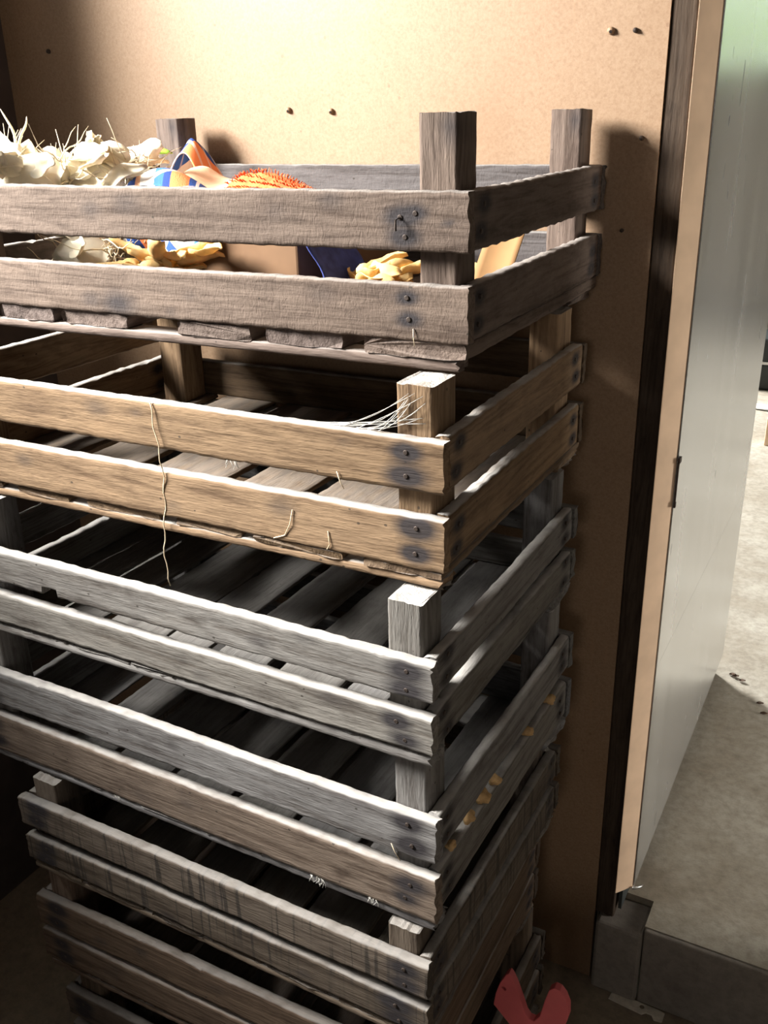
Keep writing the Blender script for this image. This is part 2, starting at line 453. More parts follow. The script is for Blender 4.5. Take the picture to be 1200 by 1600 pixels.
    for a, b in px:
        for c, d in py:
            inset = q.get('rl', 0) if (a < -.3 and c > .2) else 0      # rear left post nailed in from the corner
            board('corner_post', root, P((a + b) / 2 + inset, (c + d) / 2, fb + ft), Z, X, Y, ptop - (fb + ft), b - a, d - c,
                  WOOD, col(1.0), rough=.6, stains=[(ptop - fb - ft - .012, .012, .010, .55)] if i == 0 else ())
    spans = q['fl']
    if spans is None:
        spans = []; x = -L + .004
        while x < -.03:
            w = rnd.uniform(.078, .108); g = rnd.uniform(.008, .024)
            e = min(x + w, -.003); spans.append((x, e)); x = e + g
    for a, b in spans:
        board('floor_board', root, P((a + b) / 2, .003 + rnd.uniform(0, .003), fb + ft / 2), Y, X, Z, W + T - .008, b - a, ft, WOOD, col(.95 if i == 0 else .66, .24), rough=1.4)  # below the top crate, boards tinted darker to imitate interior shade
    bx0, bx1 = (-L + .012, -.012) if i == 0 else (-L + .004, -.004)
    for y0, y1, c in ((.004, .036, 1.15), (W - .075, W + .010, 1.0)):
        board('floor_batten', root, P(bx0, (y0 + y1) / 2, q['bot'] + .006), X, Y, Z, bx1 - bx0, y1 - y0, .0112, WOOD, col(c), rough=.9, ends=.004)
    CRATES.append(root)
CR[1]['pd'] = .054; CR[0]['rl'] = .026; CR[1]['rl'] = .034
for q, l_ in zip(CR, (.737, .737, .700, .745, .655, .655, .660)): q['L'] = l_
for i, q in enumerate(CR): crate(i, q)

# ------------------------------------------------------------------ room shell (setting)
def struct(mb, name, mat, label=None, parent=None, smooth=False):
    o = mb.build(name, mat, parent, smooth)
    if parent is None: o['kind'] = 'structure'
    if label: o['label'] = label
    return o
WY = 0.56          # face of the hardboard wall
LX = -1.09         # face of the left wall
RX, FY, CZ = 1.75, -2.6, 1.05
NZ = -1.205        # floor of the room behind the doorway
m = MB(); m.box(LX - .02, RX + .02, FY - .02, WY + .06, FZ - .1, FZ); struct(m, 'floor', FLOOR, 'dark earthy floor around the crates')
m = MB(); m.box(LX, .053, WY, WY + .010, FZ, CZ)
wall = struct(m, 'wall_back', HARD, 'tan hardboard sheet wall behind the crates')
m = MB(); m.box(LX, .046, WY + .0105, WY + .05, FZ, CZ); struct(m, 'trim_2', DARKP, 'dark boarding behind the hardboard')
for k, (sx, sz, r) in enumerate(((-.508, .127, .0042), (-.433, .124, .0042), (-.019, .209, .0045), (.012, .208, .003), (.030, .083, .003), (.013, -.032, .0025), (-.987, .229, .0035))):
    b = MB(); b.tube([(sx, WY + .003, sz), (sx, WY - .0035, sz), (sx, WY - .005, sz - .0008)], [r * 1.1, r, r * .6], 10)
    b.build('nail', HARD if k < 3 else IRON, wall, True)
    b = MB(); b.tube([(sx + .0005, WY - .0045, sz - .001), (sx + .001, WY - .0062, sz - .0015)], [r * .5, r * .4], 8); b.build('nail_tip', IRON, wall)
# jamb post between wall and door
ob = board('trim_1', None, (.0695, WY + .031, FZ + .16), Z, X, Y, CZ - FZ - .16, .033, .058, WOOD, (.105, .075, .052, .1), rough=.8)
tag(ob, 'dark narrow door jamb post', None, None, 'structure')
# stone block under the jamb and the step up to the next room
m = MB(); m.box(.060, .143, WY - .02, WY + .06, FZ, NZ - .012)
o = struct(m, 'trim_3', STEP, 'dark block under the door jamb'); bevel(o, .006)
m = MB(); m.box(.1445, RX, WY - .014, WY - .0045, FZ, NZ - .001)
o = struct(m, 'trim_4', STEP, 'concrete step up to the next room'); bevel(o, .003)
# left wall with window opening
wy0, wy1, wz0, wz1, th = -.95, .12, .17, .95, .10
m = MB()
m.box(LX - th, LX, FY, WY + .05, FZ, wz0); m.box(LX - th, LX, FY, WY + .05, wz1, CZ)
m.box(LX - th, LX, FY, wy0, wz0, wz1); m.box(LX - th, LX, wy1, WY + .05, wz0, wz1)
struct(m, 'wall_left', DARKP, 'dark boarded side wall')
m = MB()
for a, b, c, d in ((wy0, wy1, wz0, wz0 + .03), (wy0, wy1, wz1 - .03, wz1), (wy0, wy0 + .03, wz0 + .03, wz1 - .03), (wy1 - .03, wy1, wz0 + .03, wz1 - .03)):
    m.box(LX - .075, LX - .03, a, b, c, d)
struct(m, 'window_1', WHITEP, 'window in the side wall')
m = MB(); m.box(RX, RX + .1, FY, WY, FZ, CZ); struct(m, 'wall_right', PLAST)
# front wall (behind the viewer) with an opening added for frontal fill
m = MB()
ox0, ox1, oz1 = .3, .9, .6
m.box(LX - th, ox0, FY - .1, FY, FZ, CZ); m.box(ox1, RX + .1, FY - .1, FY, FZ, CZ); m.box(ox0, ox1, FY - .1, FY, oz1, CZ); m.box(ox0, ox1, FY - .1, FY, FZ, .1)
struct(m, 'wall_front', PLAST)
m = MB(); m.box(LX - th, RX + .1, FY - .1, WY + .06, CZ, CZ + .1); struct(m, 'ceiling', CEIL)
# wall beside / above the doorway, made wide to keep side light off the crates
m = MB(); m.box(.62, RX + .1, WY, WY + .12, FZ, CZ); m.box(.087, .62, WY + .02, WY + .12, .80, CZ); struct(m, 'wall_doorway', PLAST)

# ------------------------------------------------------------------ next room
NX0, NX1, NY1, NC = -2.2, 1.85, 6.6, 1.25
m = MB(); m.box(.1435, RX, WY - .004, WY + .06, NZ - .1, NZ); m.box(NX0, NX1, WY + .06, NY1, NZ - .1, NZ); struct(m, 'floor_2', CONC, 'pale concrete floor of the next room')
m = MB(); ay, by, az, bz = 3.05, 4.7, .28, .70
m.box(NX0 - .1, NX0, WY + .05, ay, NZ, NC); m.box(NX0 - .1, NX0, by, NY1, NZ, NC); m.box(NX0 - .1, NX0, ay, by, bz, NC); m.box(NX0 - .1, NX0, ay, by, NZ, az)
struct(m, 'wall_far_left', WHITEP)
m = MB(); m.box(NX0, LX, WY + .05, WY + .12, NZ, NC); m.box(LX, .04, WY + .051, WY + .12, NZ, NC); struct(m, 'wall_near', WHITEP)
# end wall with window, right wall with low opening added for side fill
m = MB(); a, b, c, d = .55, 1.75, .36, 1.1
m.box(NX0, a, NY1, NY1 + .1, NZ, NC); m.box(b, NX1, NY1, NY1 + .1, NZ, NC); m.box(a, b, NY1, NY1 + .1, NZ, c); m.box(a, b, NY1, NY1 + .1, d, NC)
struct(m, 'wall_end', LIMEW)
m = MB(); ay, by, bz = .82, 1.32, -.25
m.box(NX1, NX1 + .1, WY + .1, ay, NZ, NC); m.box(NX1, NX1 + .1, by, NY1, NZ, NC); m.box(NX1, NX1 + .1, ay, by, bz, NC); m.box(NX1, NX1 + .1, ay, by, NZ, NZ + .05)
struct(m, 'wall_far_right', WHITEP)
m = MB(); m.box(NX0 - .1, NX1 + .1, WY + .06, NY1 + .1, NC, NC + .1); struct(m, 'ceiling_2', CEIL)
m = MB(); m.box(-14, 14, -12, 20, -1.75, -1.65); struct(m, 'ground', GROUND)

# the open door, hinged on the jamb: wooden core with aluminium sheet on its face
door = empty('door_1', (.100, .575, -1.15), 0, 'open door faced with scuffed aluminium sheet beside the hardboard wall', 'door', None, 'structure')
dm = MB()
ring = [(-.012, -.026), (.0115, .004), (.0115, .875), (-.012, .875)]
dm.add([(x, y, z) for z in (0, 2.0) for x, y in ring], [(3, 2, 1, 0), (4, 5, 6, 7)] + [(k, (k + 1) % 4, 4 + (k + 1) % 4, 4 + k) for k in range(4)])
core = dm.build('door_core', PINE, door); bevel(core, .002); core['label'] = 'peach coloured wooden door edge'
dm = MB()
for z0, z1 in ((.004, .452), (.4525, 1.998)):
    dm.box(.0118, .0135, .004, .875, z0, z1)
sheet = dm.build('metal_sheet', ALU, door)
dm = MB(); dm.box(-.010, -.004, .0, .875, -.054, .0); dm.build('light_stop_strip', BLACKP, door)  # added strip that blocks light leaking under the door
dm = MB(); pts = []
for k in range(7):
    a = k / 6; pts.append((.013 + .012 * a * a, .0 + .03 * a, .006 - .016 * a - .004 * math.sin(a * 3)))
v = []; f = []
for p in pts: v += [p, (p[0] - .0012, p[1] - .006, p[2] - .002)]
for k in range(6): f.append((2 * k, 2 * k + 1, 2 * k + 3, 2 * k + 2))
fl = mesh_obj('bent_sheet_corner', v, f, ALU, door); sm = fl.modifiers.new('solid', 'SOLIDIFY'); sm.thickness = .001
dm = MB()
dm.tube([(.0145, .0035, .735), (.0145, .0035, .80)], .0016, 6); dm.box(.0134, .0165, .001, .014, .795, .803); dm.box(.0134, .0165, .0005, .0065, .727, .735)
dm.build('latch', IRON, door)

# things standing far back in the next room
bk = empty('storage_box', (-.22, 4.35, NZ), .1, 'black storage box with a pale rim on the floor of the next room', 'box')
m = MB(); m.box(-.15, .15, -.12, .12, 0, .13); m.box(-.155, .155, -.125, .125, .145, .26); bevel(m.build('body', BLACKP, bk), .01)
m = MB(); m.box(-.157, .157, -.127, .127, .131, .144); m.build('rim', WHITEPL, bk)
m = MB(); m.tube([(-.17, 3.88, NZ + .014), (.35, 3.80, NZ + .014)], .014, 12)
tag(m.build('plastic_pipe', WHITEPL, None, True), 'white pipe lying on the floor of the next room', 'pipe')
m = MB(); m.box(-.045, .13, 3.34, 3.40, NZ, NZ + .12)
tag(bevel(m.build('wooden_block', PINE), .004), 'pale wooden block on the floor of the next room', 'block')
for k, (lx, ly, lab) in enumerate(((.142, 1.452, 'brown dry leaf on the bright floor edge, nearest the door'), (.150, 1.448, 'brown dry leaf just right of the one nearest the door'),
        (.168, 1.433, 'small dry leaf on the shadow edge of the floor'), (.222, 1.350, 'curled dry leaf on the shaded floor, near the frame edge'), (.236, 1.31, 'dark dry leaf on the shaded floor, lowest of the scattered leaves'))):
    v = []; f = []
    for a in range(5):
        u = a / 4; w = .006 * math.sin(math.pi * min(.97, u + .06)) + .0005
        for sgn in (-1, 0, 1): v.append((lx + (u - .5) * .016, ly + sgn * w, NZ + .0012 + abs(sgn) * .003 + .003 * u * u))
    for a in range(4):
        for j in range(2): f.append((a * 3 + j, a * 3 + j + 1, a * 3 + j + 4, a * 3 + j + 3))
    o = mesh_obj('dry_leaf', v, f, LEAFB); o.rotation_euler = (0, 0, 0); tag(o, lab, 'leaf', 'dry leaves on the next room floor')
    sm = o.modifiers.new('solid', 'SOLIDIFY'); sm.thickness = .0008

# greenery outside the far windows (seen in the door's sheen only)
def bush(name, c, r, n, label, seed):
    rr = random.Random(seed); v = []; f = []
    for _ in range(n):
        th_, ph = rr.uniform(0, 6.283), math.acos(rr.uniform(-.4, 1))
        rad = r * rr.uniform(.55, 1.0)
        p = Vector((c[0] + rad * math.sin(ph) * math.cos(th_), c[1] + rad * .7 * math.sin(ph) * math.sin(th_), c[2] + rad * 1.15 * math.cos(ph)))
        d = Vector((rr.uniform(-1, 1), rr.uniform(-1, 1), rr.uniform(-.5, 1))).normalized(); e = d.orthogonal().normalized()
        s = rr.uniform(.05, .10); b = len(v)
        v += [p - d * s, p + e * s * .45, p + d * s, p - e * s * .45]; f.append((b, b + 1, b + 2, b + 3))
    return tag(mesh_obj(name, v, f, GREENS, None, False), label, 'shrub')
bush('leafy_bush', (1.7, 9.2, -.5), 1.9, 3600, 'leafy bush outside the end window of the next room', 3)

# ------------------------------------------------------------------ contents of the top crate
cr_base = CR[0]['z'][3]                    # top of the crate's floor boards
def ribbon(mb, p, d, ln, w, curl, rr, up=(0, 0, 1), seg=9, cup=.35):
    """a dry, cupped leaf strip added to a mesh"""
    p = Vector(p); d = Vector(d).normalized(); up = Vector(up)
    side = d.cross(up); side = side.normalized() if side.length > 1e-4 else Vector((1, 0, 0))
    v = []; f = []
    nrm = side.cross(d)
    tw = rr.uniform(-1.2, 1.2)
    for i in range(seg + 1):
        u = i / seg
        ww = w * (math.sin(math.pi * (0.12 + 0.80 * u)) ** .7) * (1 - .35 * u)
        q = p + d * ln * u + nrm * (curl * ln * u * u + .002 * math.sin(u * 9 + tw)) + side * (.004 * math.sin(u * 7 + tw * 3))
        a = tw * u
        sd = side * math.cos(a) + nrm * math.sin(a); nn = nrm * math.cos(a) - side * math.sin(a)
        for k in (-1, -.5, 0, .5, 1):
            v.append(q + sd * ww * k * .5 + nn * (abs(k) ** 2) * ww * cup + nn * rr.uniform(-.0008, .0008))
    for i in range(seg):
        for k in range(4):
            f.append((i * 5 + k, i * 5 + k + 1, (i + 1) * 5 + k + 1, (i + 1) * 5 + k))
    mb.add(v, f)

def solid(o, t=.0008):
    m_ = o.modifiers.new('solid', 'SOLIDIFY'); m_.thickness = t; return o

def husk_bundle(loc, rz, ln, rad, n, label, seed, mat=HUSK, stub=None, fibres=40, fspread=.05, flift=.4):
    rr = random.Random(seed)
    root = empty('husk_bundle', loc, rz, label, 'dried husk')
    # plump body
    v = []; f = []; ns, nr = 14, 16
    for i in range(ns + 1):
        u = i / ns
        r = rad * (math.sin(math.pi * (0.10 + 0.82 * u)) ** .6)
        for k in range(nr):
            a = 2 * math.pi * k / nr
            rk = r * (1 + .07 * math.sin(5 * a + u * 4) + .04 * math.sin(11 * a + seed))
            v.append(((u - .5) * ln, rk * math.cos(a), rad + rk * math.sin(a)))
    for i in range(ns):
        for k in range(nr):
            k2 = (k + 1) % nr; f.append((i * nr + k, i * nr + k2, (i + 1) * nr + k2, (i + 1) * nr + k))
    f.append(tuple(range(nr))); f.append(tuple(ns * nr + k for k in range(nr - 1, -1, -1)))
    mesh_obj('husk_core', v, f, mat, root)
    mb = MB()
    for _ in range(n):
        a = rr.uniform(-.5, math.pi + .5); e = 1 if rr.random() < .7 else -1
        p = (rr.uniform(-.35, .25) * ln, rad * .98 * math.cos(a), rad + rad * .98 * math.sin(a))
        d = (e, rr.uniform(-.35, .35), rr.uniform(-.15, .45))
        ribbon(mb, p, d, ln * rr.uniform(.4, .8), rad * rr.uniform(.5, .95), rr.uniform(-.25, .5), rr, (0, math.cos(a), math.sin(a)))
    solid(mb.build('husk_leaves', mat, root, True))
    mb = MB()
    for _ in range(fibres):
        p = Vector((ln * .5 * rr.choice((1, 1, -1)), rr.uniform(-.6, .6) * rad, rad * rr.uniform(.6, 1.8)))
        d = Vector((rr.uniform(-.6, 1), rr.uniform(-1, 1), rr.uniform(-.7, flift) + .1)).normalized()
        pts = []; c = Vector((rr.uniform(-1, 1), rr.uniform(-1, 1), rr.uniform(-1, .8)))
        lf = fspread * rr.uniform(.5, 1.2)
        for k in range(7):
            u = k / 6; q = p + d * lf * u + c * lf * .5 * u * u + Vector((0, 0, .004 * math.sin(u * 8)))
            pts.append((q.x, q.y, max(q.z, .002)))
        mb.tube(pts, [.0011, .0010, .0009, .0008, .0007, .0005, .0003], 4)
    mb.build('root_fibres', FIBRE if mat is HUSK else mat, root, True)
    if stub:
        mb = MB()
        for k in range(4):
            ribbon(mb, (stub[0] + rr.uniform(-.004, .004), stub[1], stub[2]), (rr.uniform(-.2, .12), rr.uniform(-.1, .1), 1), stub[3] * rr.uniform(.75, 1.0), .020, rr.uniform(-.15, .25), rr, (0, -1, 0))
        solid(mb.build('husk_stub', mat, root, True), .001)
    return root

# cardboard box that the cloths lie on
bx = empty('cardboard_box', (-.442, .375, cr_base), math.radians(-3), 'brown cardboard box inside the top crate, under the cloths', 'box')
m = MB(); m.box(-.165, .150, -.125, .125, 0, .088); bevel(m.build('body', CARD, bx), .003)
m = MB(); m.box(-.165, .150, -.125, -.002, .0885, .0905); m.build('flap', CARD, bx)
m = MB(); m.box(-.165, .150, .002, .125, .0885, .0905); m.build('flap', CARD, bx)
bt = cr_base + .0915

def cloth(name, mat, nx, ny, fn, label, cat, thick=.002, uvs=(1, 1), rot=0.0):
    v = []; f = []; uv = []
    for j in range(ny + 1):
        for i in range(nx + 1):
            u, w = i / nx, j / ny
            v.append(fn(u, w)); a = math.cos(rot) * u - math.sin(rot) * w; b = math.sin(rot) * u + math.cos(rot) * w
            uv.append((a * uvs[0], b * uvs[1]))
    for j in range(ny):
        for i in range(nx):
            a = j * (nx + 1) + i; f.append((a, a + 1, a + nx + 2, a + nx + 1))
    o = mesh_obj(name, v, f, mat)
    ul = o.data.uv_layers.new(name='UVMap')
    for lp in o.data.loops: ul.data[lp.index].uv = uv[lp.vertex_index]
    solid(o, thick); o.modifiers[-1].offset = 1
    return tag(o, label, cat)

# pale peach cloth heaped on the box
n1 = lambda u, w: .5 + .5 * math.sin(7.1 * u + 3.3 * w + .6) * math.cos(5.2 * w - 2.1 * u)
def f_peach(u, w):
    x = -.595 + .245 * u; y = .245 + .20 * w
    edge = min(1, 5 * min(u, 1 - u, w + .1, 1 - w))
    z = bt + .003 + max(0, edge) * (.030 + .018 * n1(u, w) + .006 * math.sin(19 * u + 6 * w)) * (1.1 - .75 * u)
    return (x, y - .006 * math.sin(9 * u), z)
cloth('folded_cloth', PEACH, 44, 34, f_peach, 'pale peach cloth heaped in the middle of the top crate', 'cloth')
# striped cloth ridge by the rear post
def f_fold(u, w):
    x = -.668 + .130 * u; y = .435 + .045 * w
    r = math.exp(-((u - .36) / .24) ** 2)
    z = bt + .004 + (.080 * r + .006 * math.sin(15 * u + 4 * w) * r) * (1 - .35 * abs(w - .4))
    return (x + .012 * w, y, z)
cloth('striped_cloth', STRIPED, 40, 20, f_fold, 'blue and orange striped cloth folded up against the rear left post', 'cloth', uvs=(1.15, 1.0), rot=.15)
# striped cloth hanging over the box front
def f_hang(u, w):
    x = -.575 + .135 * u
    s = w * .215
    if s < .09: y = .230 - .001 + (.09 - s); z = bt + .003 + .056 * math.sin(math.pi * min(1, (s / .09) * .75 + .1)) * (.5 + .5 * math.sin(3.1 * u + .4))
    else:
        y = .230 - .004 * math.sin(8 * u); z = bt + .044 * (.5 + .5 * math.sin(3.1 * u + .4)) - (s - .09) * (0.9 - .9 * abs(u - .45))
    return (x + .01 * w, y - .004 * math.sin(13 * u) * w, z)
cloth('striped_cloth', STRIPED, 36, 34, f_hang, 'blue, orange and white patterned cloth hanging over the front of the cardboard box', 'cloth', uvs=(1.6, 1.4), rot=.7)
# orange towel roll
tw = empty('rolled_towel', (-.372, .312, bt + .008), math.radians(-18), 'fluffy orange towel rolled up on the right end of the heap', 'towel')
v = []; f = []; ns, nr = 26, 18
for i in range(ns + 1):
    u = i / ns; r = .0205 * (math.sin(math.pi * (.08 + .84 * u)) ** .35) * (1.25 - .55 * u)
    for k in range(nr):
        a = 2 * math.pi * k / nr; rk = r * (1 + .10 * math.sin(3 * a + u * 9) + RNG.uniform(-.06, .06))
        v.append(((u - .5) * .165, rk * math.cos(a) * 1.3, r * .95 + rk * math.sin(a)))
for i in range(ns):
    for k in range(nr):
        k2 = (k + 1) % nr; f.append((i * nr + k, i * nr + k2, (i + 1) * nr + k2, (i + 1) * nr + k))
f.append(tuple(range(nr))); f.append(tuple(ns * nr + k for k in range(nr - 1, -1, -1)))
mesh_obj('towel_roll', v, f, ORANGE, tw)
mb = MB()
for _ in range(900):
    i = random.randrange(1, ns); k = random.randrange(nr); p = Vector(v[i * nr + k]); c = Vector((p.x, 0, .019))
    d = (p - c).normalized() + Vector((random.uniform(-.4, .4), random.uniform(-.4, .4), random.uniform(-.2, .4)))
    if p.z < .006: continue
    mb.tube([p, p + d * .0025, p + d * .0045 + Vector((random.uniform(-.001, .001), 0, -.0005))], [.0008, .0007, .0004], 3)
mb.build('pile_loops', ORANGE, tw, True)
# green pod
mb = MB(); mb.tube([(-.625 + .058 * u, .338 + .012 * u,   .0715 + .007 * math.sin(2.6 * u)) for u in [k / 8 for k in range(9)]], [.0008, .0032, .0042, .0046, .0047, .0046, .0042, .003, .0008], 10)
tag(mb.build('bean_pod', GREENPOD, None, True), 'slender green pod lying between husks and cloth', 'pod')

husk_bundle((-.605, .203, cr_base), math.radians(8), .085, .038, 12, 'shaded husk bundle low on the floor of the top crate, in the left front corner', 21, fibres=60, fspread=.06)
husk_bundle((-.656, .325, cr_base), math.radians(90), .10, .036, 10, 'shaded husk bundle low on the floor of the top crate, beside the cardboard box', 22, fibres=20)
husk_bundle((-.672, .195, cr_base + .092), math.radians(200), .09, .040, 22, 'pale husk bundle at the left end of the heap, with curly root fibres', 23, fibres=90, fspread=.075, flift=.9)
husk_bundle((-.618, .262, cr_base + .090), math.radians(12), .095, .040, 26, 'plump white husk bundle with an upright stub, left of the green pod', 24, stub=(-.002, .0, .066, .042), fibres=60, fspread=.05, flift=.7)
# long curling fibres that stick up at the left
for pts, lab in (([(-.700, .20, .055), (-.705, .2, .085), (-.700, .2, .105), (-.712, .2, .122), (-.722, .2, .137)], 'tall wavy fibre rising at the far left of the top crate'),
                 ([(-.700, .20, .055), (-.700, .2, .090), (-.690, .2, .106), (-.678, .2, .114), (-.675, .2, .127)], 'curling fibre with a hooked tip above the left husk bundle')):
    mb = MB(); mb.tube(pts, [.003, .0026, .0022, .0018, .0008], 6)
    o = mb.build('curled_fibre', HUSK, None, True); tag(o, lab, 'fibre')
    sub = o.modifiers.new('sub', 'SUBSURF'); sub.levels = 1; sub.render_levels = 2

def husk_pile(name, loc, n, spread, ln, w, label, seed, mat=HUSKY, rz=0, lift=.5):
    rr = random.Random(seed); mb = MB()
    for _ in range(n):
        p = (rr.uniform(-1, 1) * spread, rr.uniform(-.5, .5) * spread, rr.uniform(.002, .03))
        a = rr.uniform(-.7, .7) + (math.pi if rr.random() < .35 else 0)
        ribbon(mb, p, (math.cos(a), math.sin(a), rr.uniform(-.1, lift)), ln * rr.uniform(.6, 1.1), w * rr.uniform(.7, 1.2), rr.uniform(-.3, .3), rr, cup=.5)
    zmin = min(q[2] for q in mb.v)
    mb.v = [(q[0], q[1], q[2] - zmin + .0012) for q in mb.v]
    o = solid(mb.build(name, mat, None, True), .001)
    o.location = loc; o.rotation_euler = (0, 0, rz)
    return tag(o, label, 'dried husk')
husk_pile('crumpled_husk', (-.470, .195, cr_base), 16, .035, .062, .030, 'crumpled yellow husk seen between the front slats, under the striped cloth', 31)
husk_pile('crumpled_husk', (-.195, .255, cr_base), 18, .028, .060, .034, 'bright crumpled yellow husk between the front slats, left of the front right post', 32)
husk_pile('crumpled_husk', (-.085, .345, cr_base), 5, .018, .045, .022, 'small scrap of yellow husk behind the front right post', 33)
mb = MB(); mb.tube([(-.60, .165, cr_base + .03), (-.565, .165, cr_base + .036), (-.52, .168, cr_base + .040), (-.48, .175, cr_base + .038)], [.002, .006, .0075, .003], 10, .6)
tag(mb.build('dried_husk', HUSKY, None, True), 'long pale husk blade lying behind the lower front slat', 'dried husk')
# navy cloth falling off the right end of the box
def f_navy(u, w):
    s = u * .13
    if s < .05: x = -.345 + s; z = bt + .003
    else:
        x = -.295 + (s - .05) * .72; z = max(cr_base + .002, bt + .003 - (s - .05) * 1.35)
    return (x, .235 + .10 * w + .004 * math.sin(20 * u), z + .003 * math.sin(9 * w + 5 * u) * u)
cloth('draped_cloth', NAVY, 26, 16, f_navy, 'navy blue cloth slipping off the right end of the cardboard box', 'cloth')
# tan paper leaning behind the right front post
v = []; f = []
for j in range(9):
    for i in range(7):
        u, w = i / 6, j / 8
        v.append((-.103 + .046 * u + .012 * w, .300 + .045 * w + .006 * math.sin(3 * u), cr_base + .0012 + .080 * w))
for j in range(8):
    for i in range(6):
        a = j * 7 + i; f.append((a, a + 1, a + 8, a + 7))
tag(solid(mesh_obj('paper_sheet', v, f, TANP), .0012), 'tan paper sheet leaning inside the top crate behind its front right post', 'paper')

# ------------------------------------------------------------------ threads, webs, bits
def line(name, pts, r, mat, label, cat, n=5):
    mb = MB()
    if not isinstance(pts[0][0], (tuple, list)): pts = [pts]
    for p in pts: mb.tube(p, r, n)
    return tag(mb.build(name, mat, None, True), label, cat)
rr = random.Random(5)
zz = np.linspace(-.168, -.398, 24)
tp = []
for k, z in enumerate(zz):
    a = k / 23
    y = .0195 if a < .02 else .0190 - .002 * math.sin(a * 9)
    tp.append((-.3585 + .006 * math.sin(a * 5.5) + .0018 * math.sin(a * 37) + .004 * a, y - .0005, z))
line('straw_thread', tp, .0007, THREAD, 'pale straw thread dangling down the front of the second crate', 'thread')
strands = []
for k in range(16):
    p0 = Vector((-.032 - .03 * rr.random() ** .7, .034, -.1200 - .035 * rr.random())); p1 = Vector((-.075 - .075 * rr.random(), .030, -.1690))
    p0 = Vector((-.026 - .022 * rr.random(), .0355, -.128 - .030 * rr.random()))
    sag = .010 * rr.random()
    strands.append([tuple(p0.lerp(p1, t / 8) - Vector((0, 0, sag * math.sin(math.pi * t / 8)))) for t in range(9)])
line('cobweb', strands, .0003, WEB, 'wispy white cobweb between the second crate\'s post and its upper slat', 'cobweb', 4)
def tuft(loc, sz, n, label, seed, yscale=.3):
    q = random.Random(seed); st = []
    for _ in range(n):
        p = Vector(loc) + Vector((q.uniform(-1, 1) * sz, q.uniform(-.3, .3) * sz * yscale, 0))
        d = Vector((q.uniform(-.5, .5), q.uniform(-.5, .2) * yscale, -1))
        st.append([tuple(p), tuple(p + d * sz * .5 + Vector((q.uniform(-.3, .3) * sz, 0, 0))), tuple(p + d * sz * q.uniform(.7, 1.3))])
    line('cobweb_tuft', st, .00028, WEB, label, 'cobweb', 4)
tuft((-.150, -.0185, -.7280), .010, 16, 'dusty web tuft under the fourth crate\'s lower slat, the one farther from its corner', 1)
tuft((-.075, -.0190, -.7270), .008, 12, 'dusty web tuft under the fourth crate\'s lower slat, the one nearer its corner', 2)
tuft((-.470, -.0150, -.7270), .006, 7, 'tiny white web tuft under the left part of the fourth crate\'s lower slat', 3)
tuft((-.255, .0215, -.2240), .008, 7, 'small web shred hanging in the gap between the second crate\'s front slats', 4)
for pts, lab in (([(-.062, .0805, -.077), (-.0615, .0795, -.085), (-.060, .0790, -.094)], 'short straw on the corner end of the top crate\'s lower slat'),
                 ([(-.045, -.0212, -.632), (-.040, -.0225, -.641), (-.034, -.0215, -.652)], 'yellow straw sticking out between the fourth crate\'s front slats'),
                 ([(-.178, .0205, -.268), (-.182, .0200, -.285), (-.190, .0205, -.300), (-.205, .0205, -.306)], 'bent straw lying on the second crate\'s lower slat'),
                 ([(-.135, .0210, -.285), (-.133, .0200, -.300), (-.137, .0205, -.306)], 'small upright straw on the second crate\'s lower slat'),
                 ([(-.120, .0195, -.2150), (-.116, .0190, -.2260), (-.112, .0195, -.2330)], 'thin straw below the second crate\'s upper slat')):
    line('straw_bit', [pts], .0005, THREAD, lab, 'straw')
# tan lumps on the right lower slat of the fourth crate
root4 = CR[3]
for k, (yy, r, lab) in enumerate(((.055, .007, 'tan lump on the fourth crate\'s right slat, nearest the front corner'), (.105, .009, 'tan lump on the fourth crate\'s right slat, second from the front corner'),
        (.145, .011, 'largest tan lump on the fourth crate\'s right slat'), (.185, .008, 'tan lump just behind the largest one on the fourth crate\'s right slat'),
        (.30, .008, 'tan lump midway along the fourth crate\'s right slat'), (.385, .009, 'tan lump at the wall end of the fourth crate\'s right slat'))):
    q = random.Random(70 + k); bm = bmesh.new(); bmesh.ops.create_icosphere(bm, subdivisions=3, radius=r)
    for vv in bm.verts:
        n = vv.co.normalized(); vv.co *= 1 + .16 * math.sin(n.x * 5 + k) + .12 * math.sin(n.y * 7 + 2 * k) + .08 * math.sin(n.z * 9)
        vv.co.z *= .75
    zmin = min(vv.co.z for vv in bm.verts)
    me = bpy.data.meshes.new('dried_lump'); bm.to_mesh(me); bm.free(); me.materials.append(CLOD)
    me.polygons.foreach_set('use_smooth', [True] * len(me.polygons))
    o = link(bpy.data.objects.new('dried_lump', me)); ya = math.radians(CR[3]['yaw'])
    o.location = (root4['x'] - .007 - math.sin(ya) * yy, root4['y'] + yy, CR[3]['side'][2] - zmin - .0006)
    tag(o, lab, 'lump', 'tan lumps on the fourth crate')

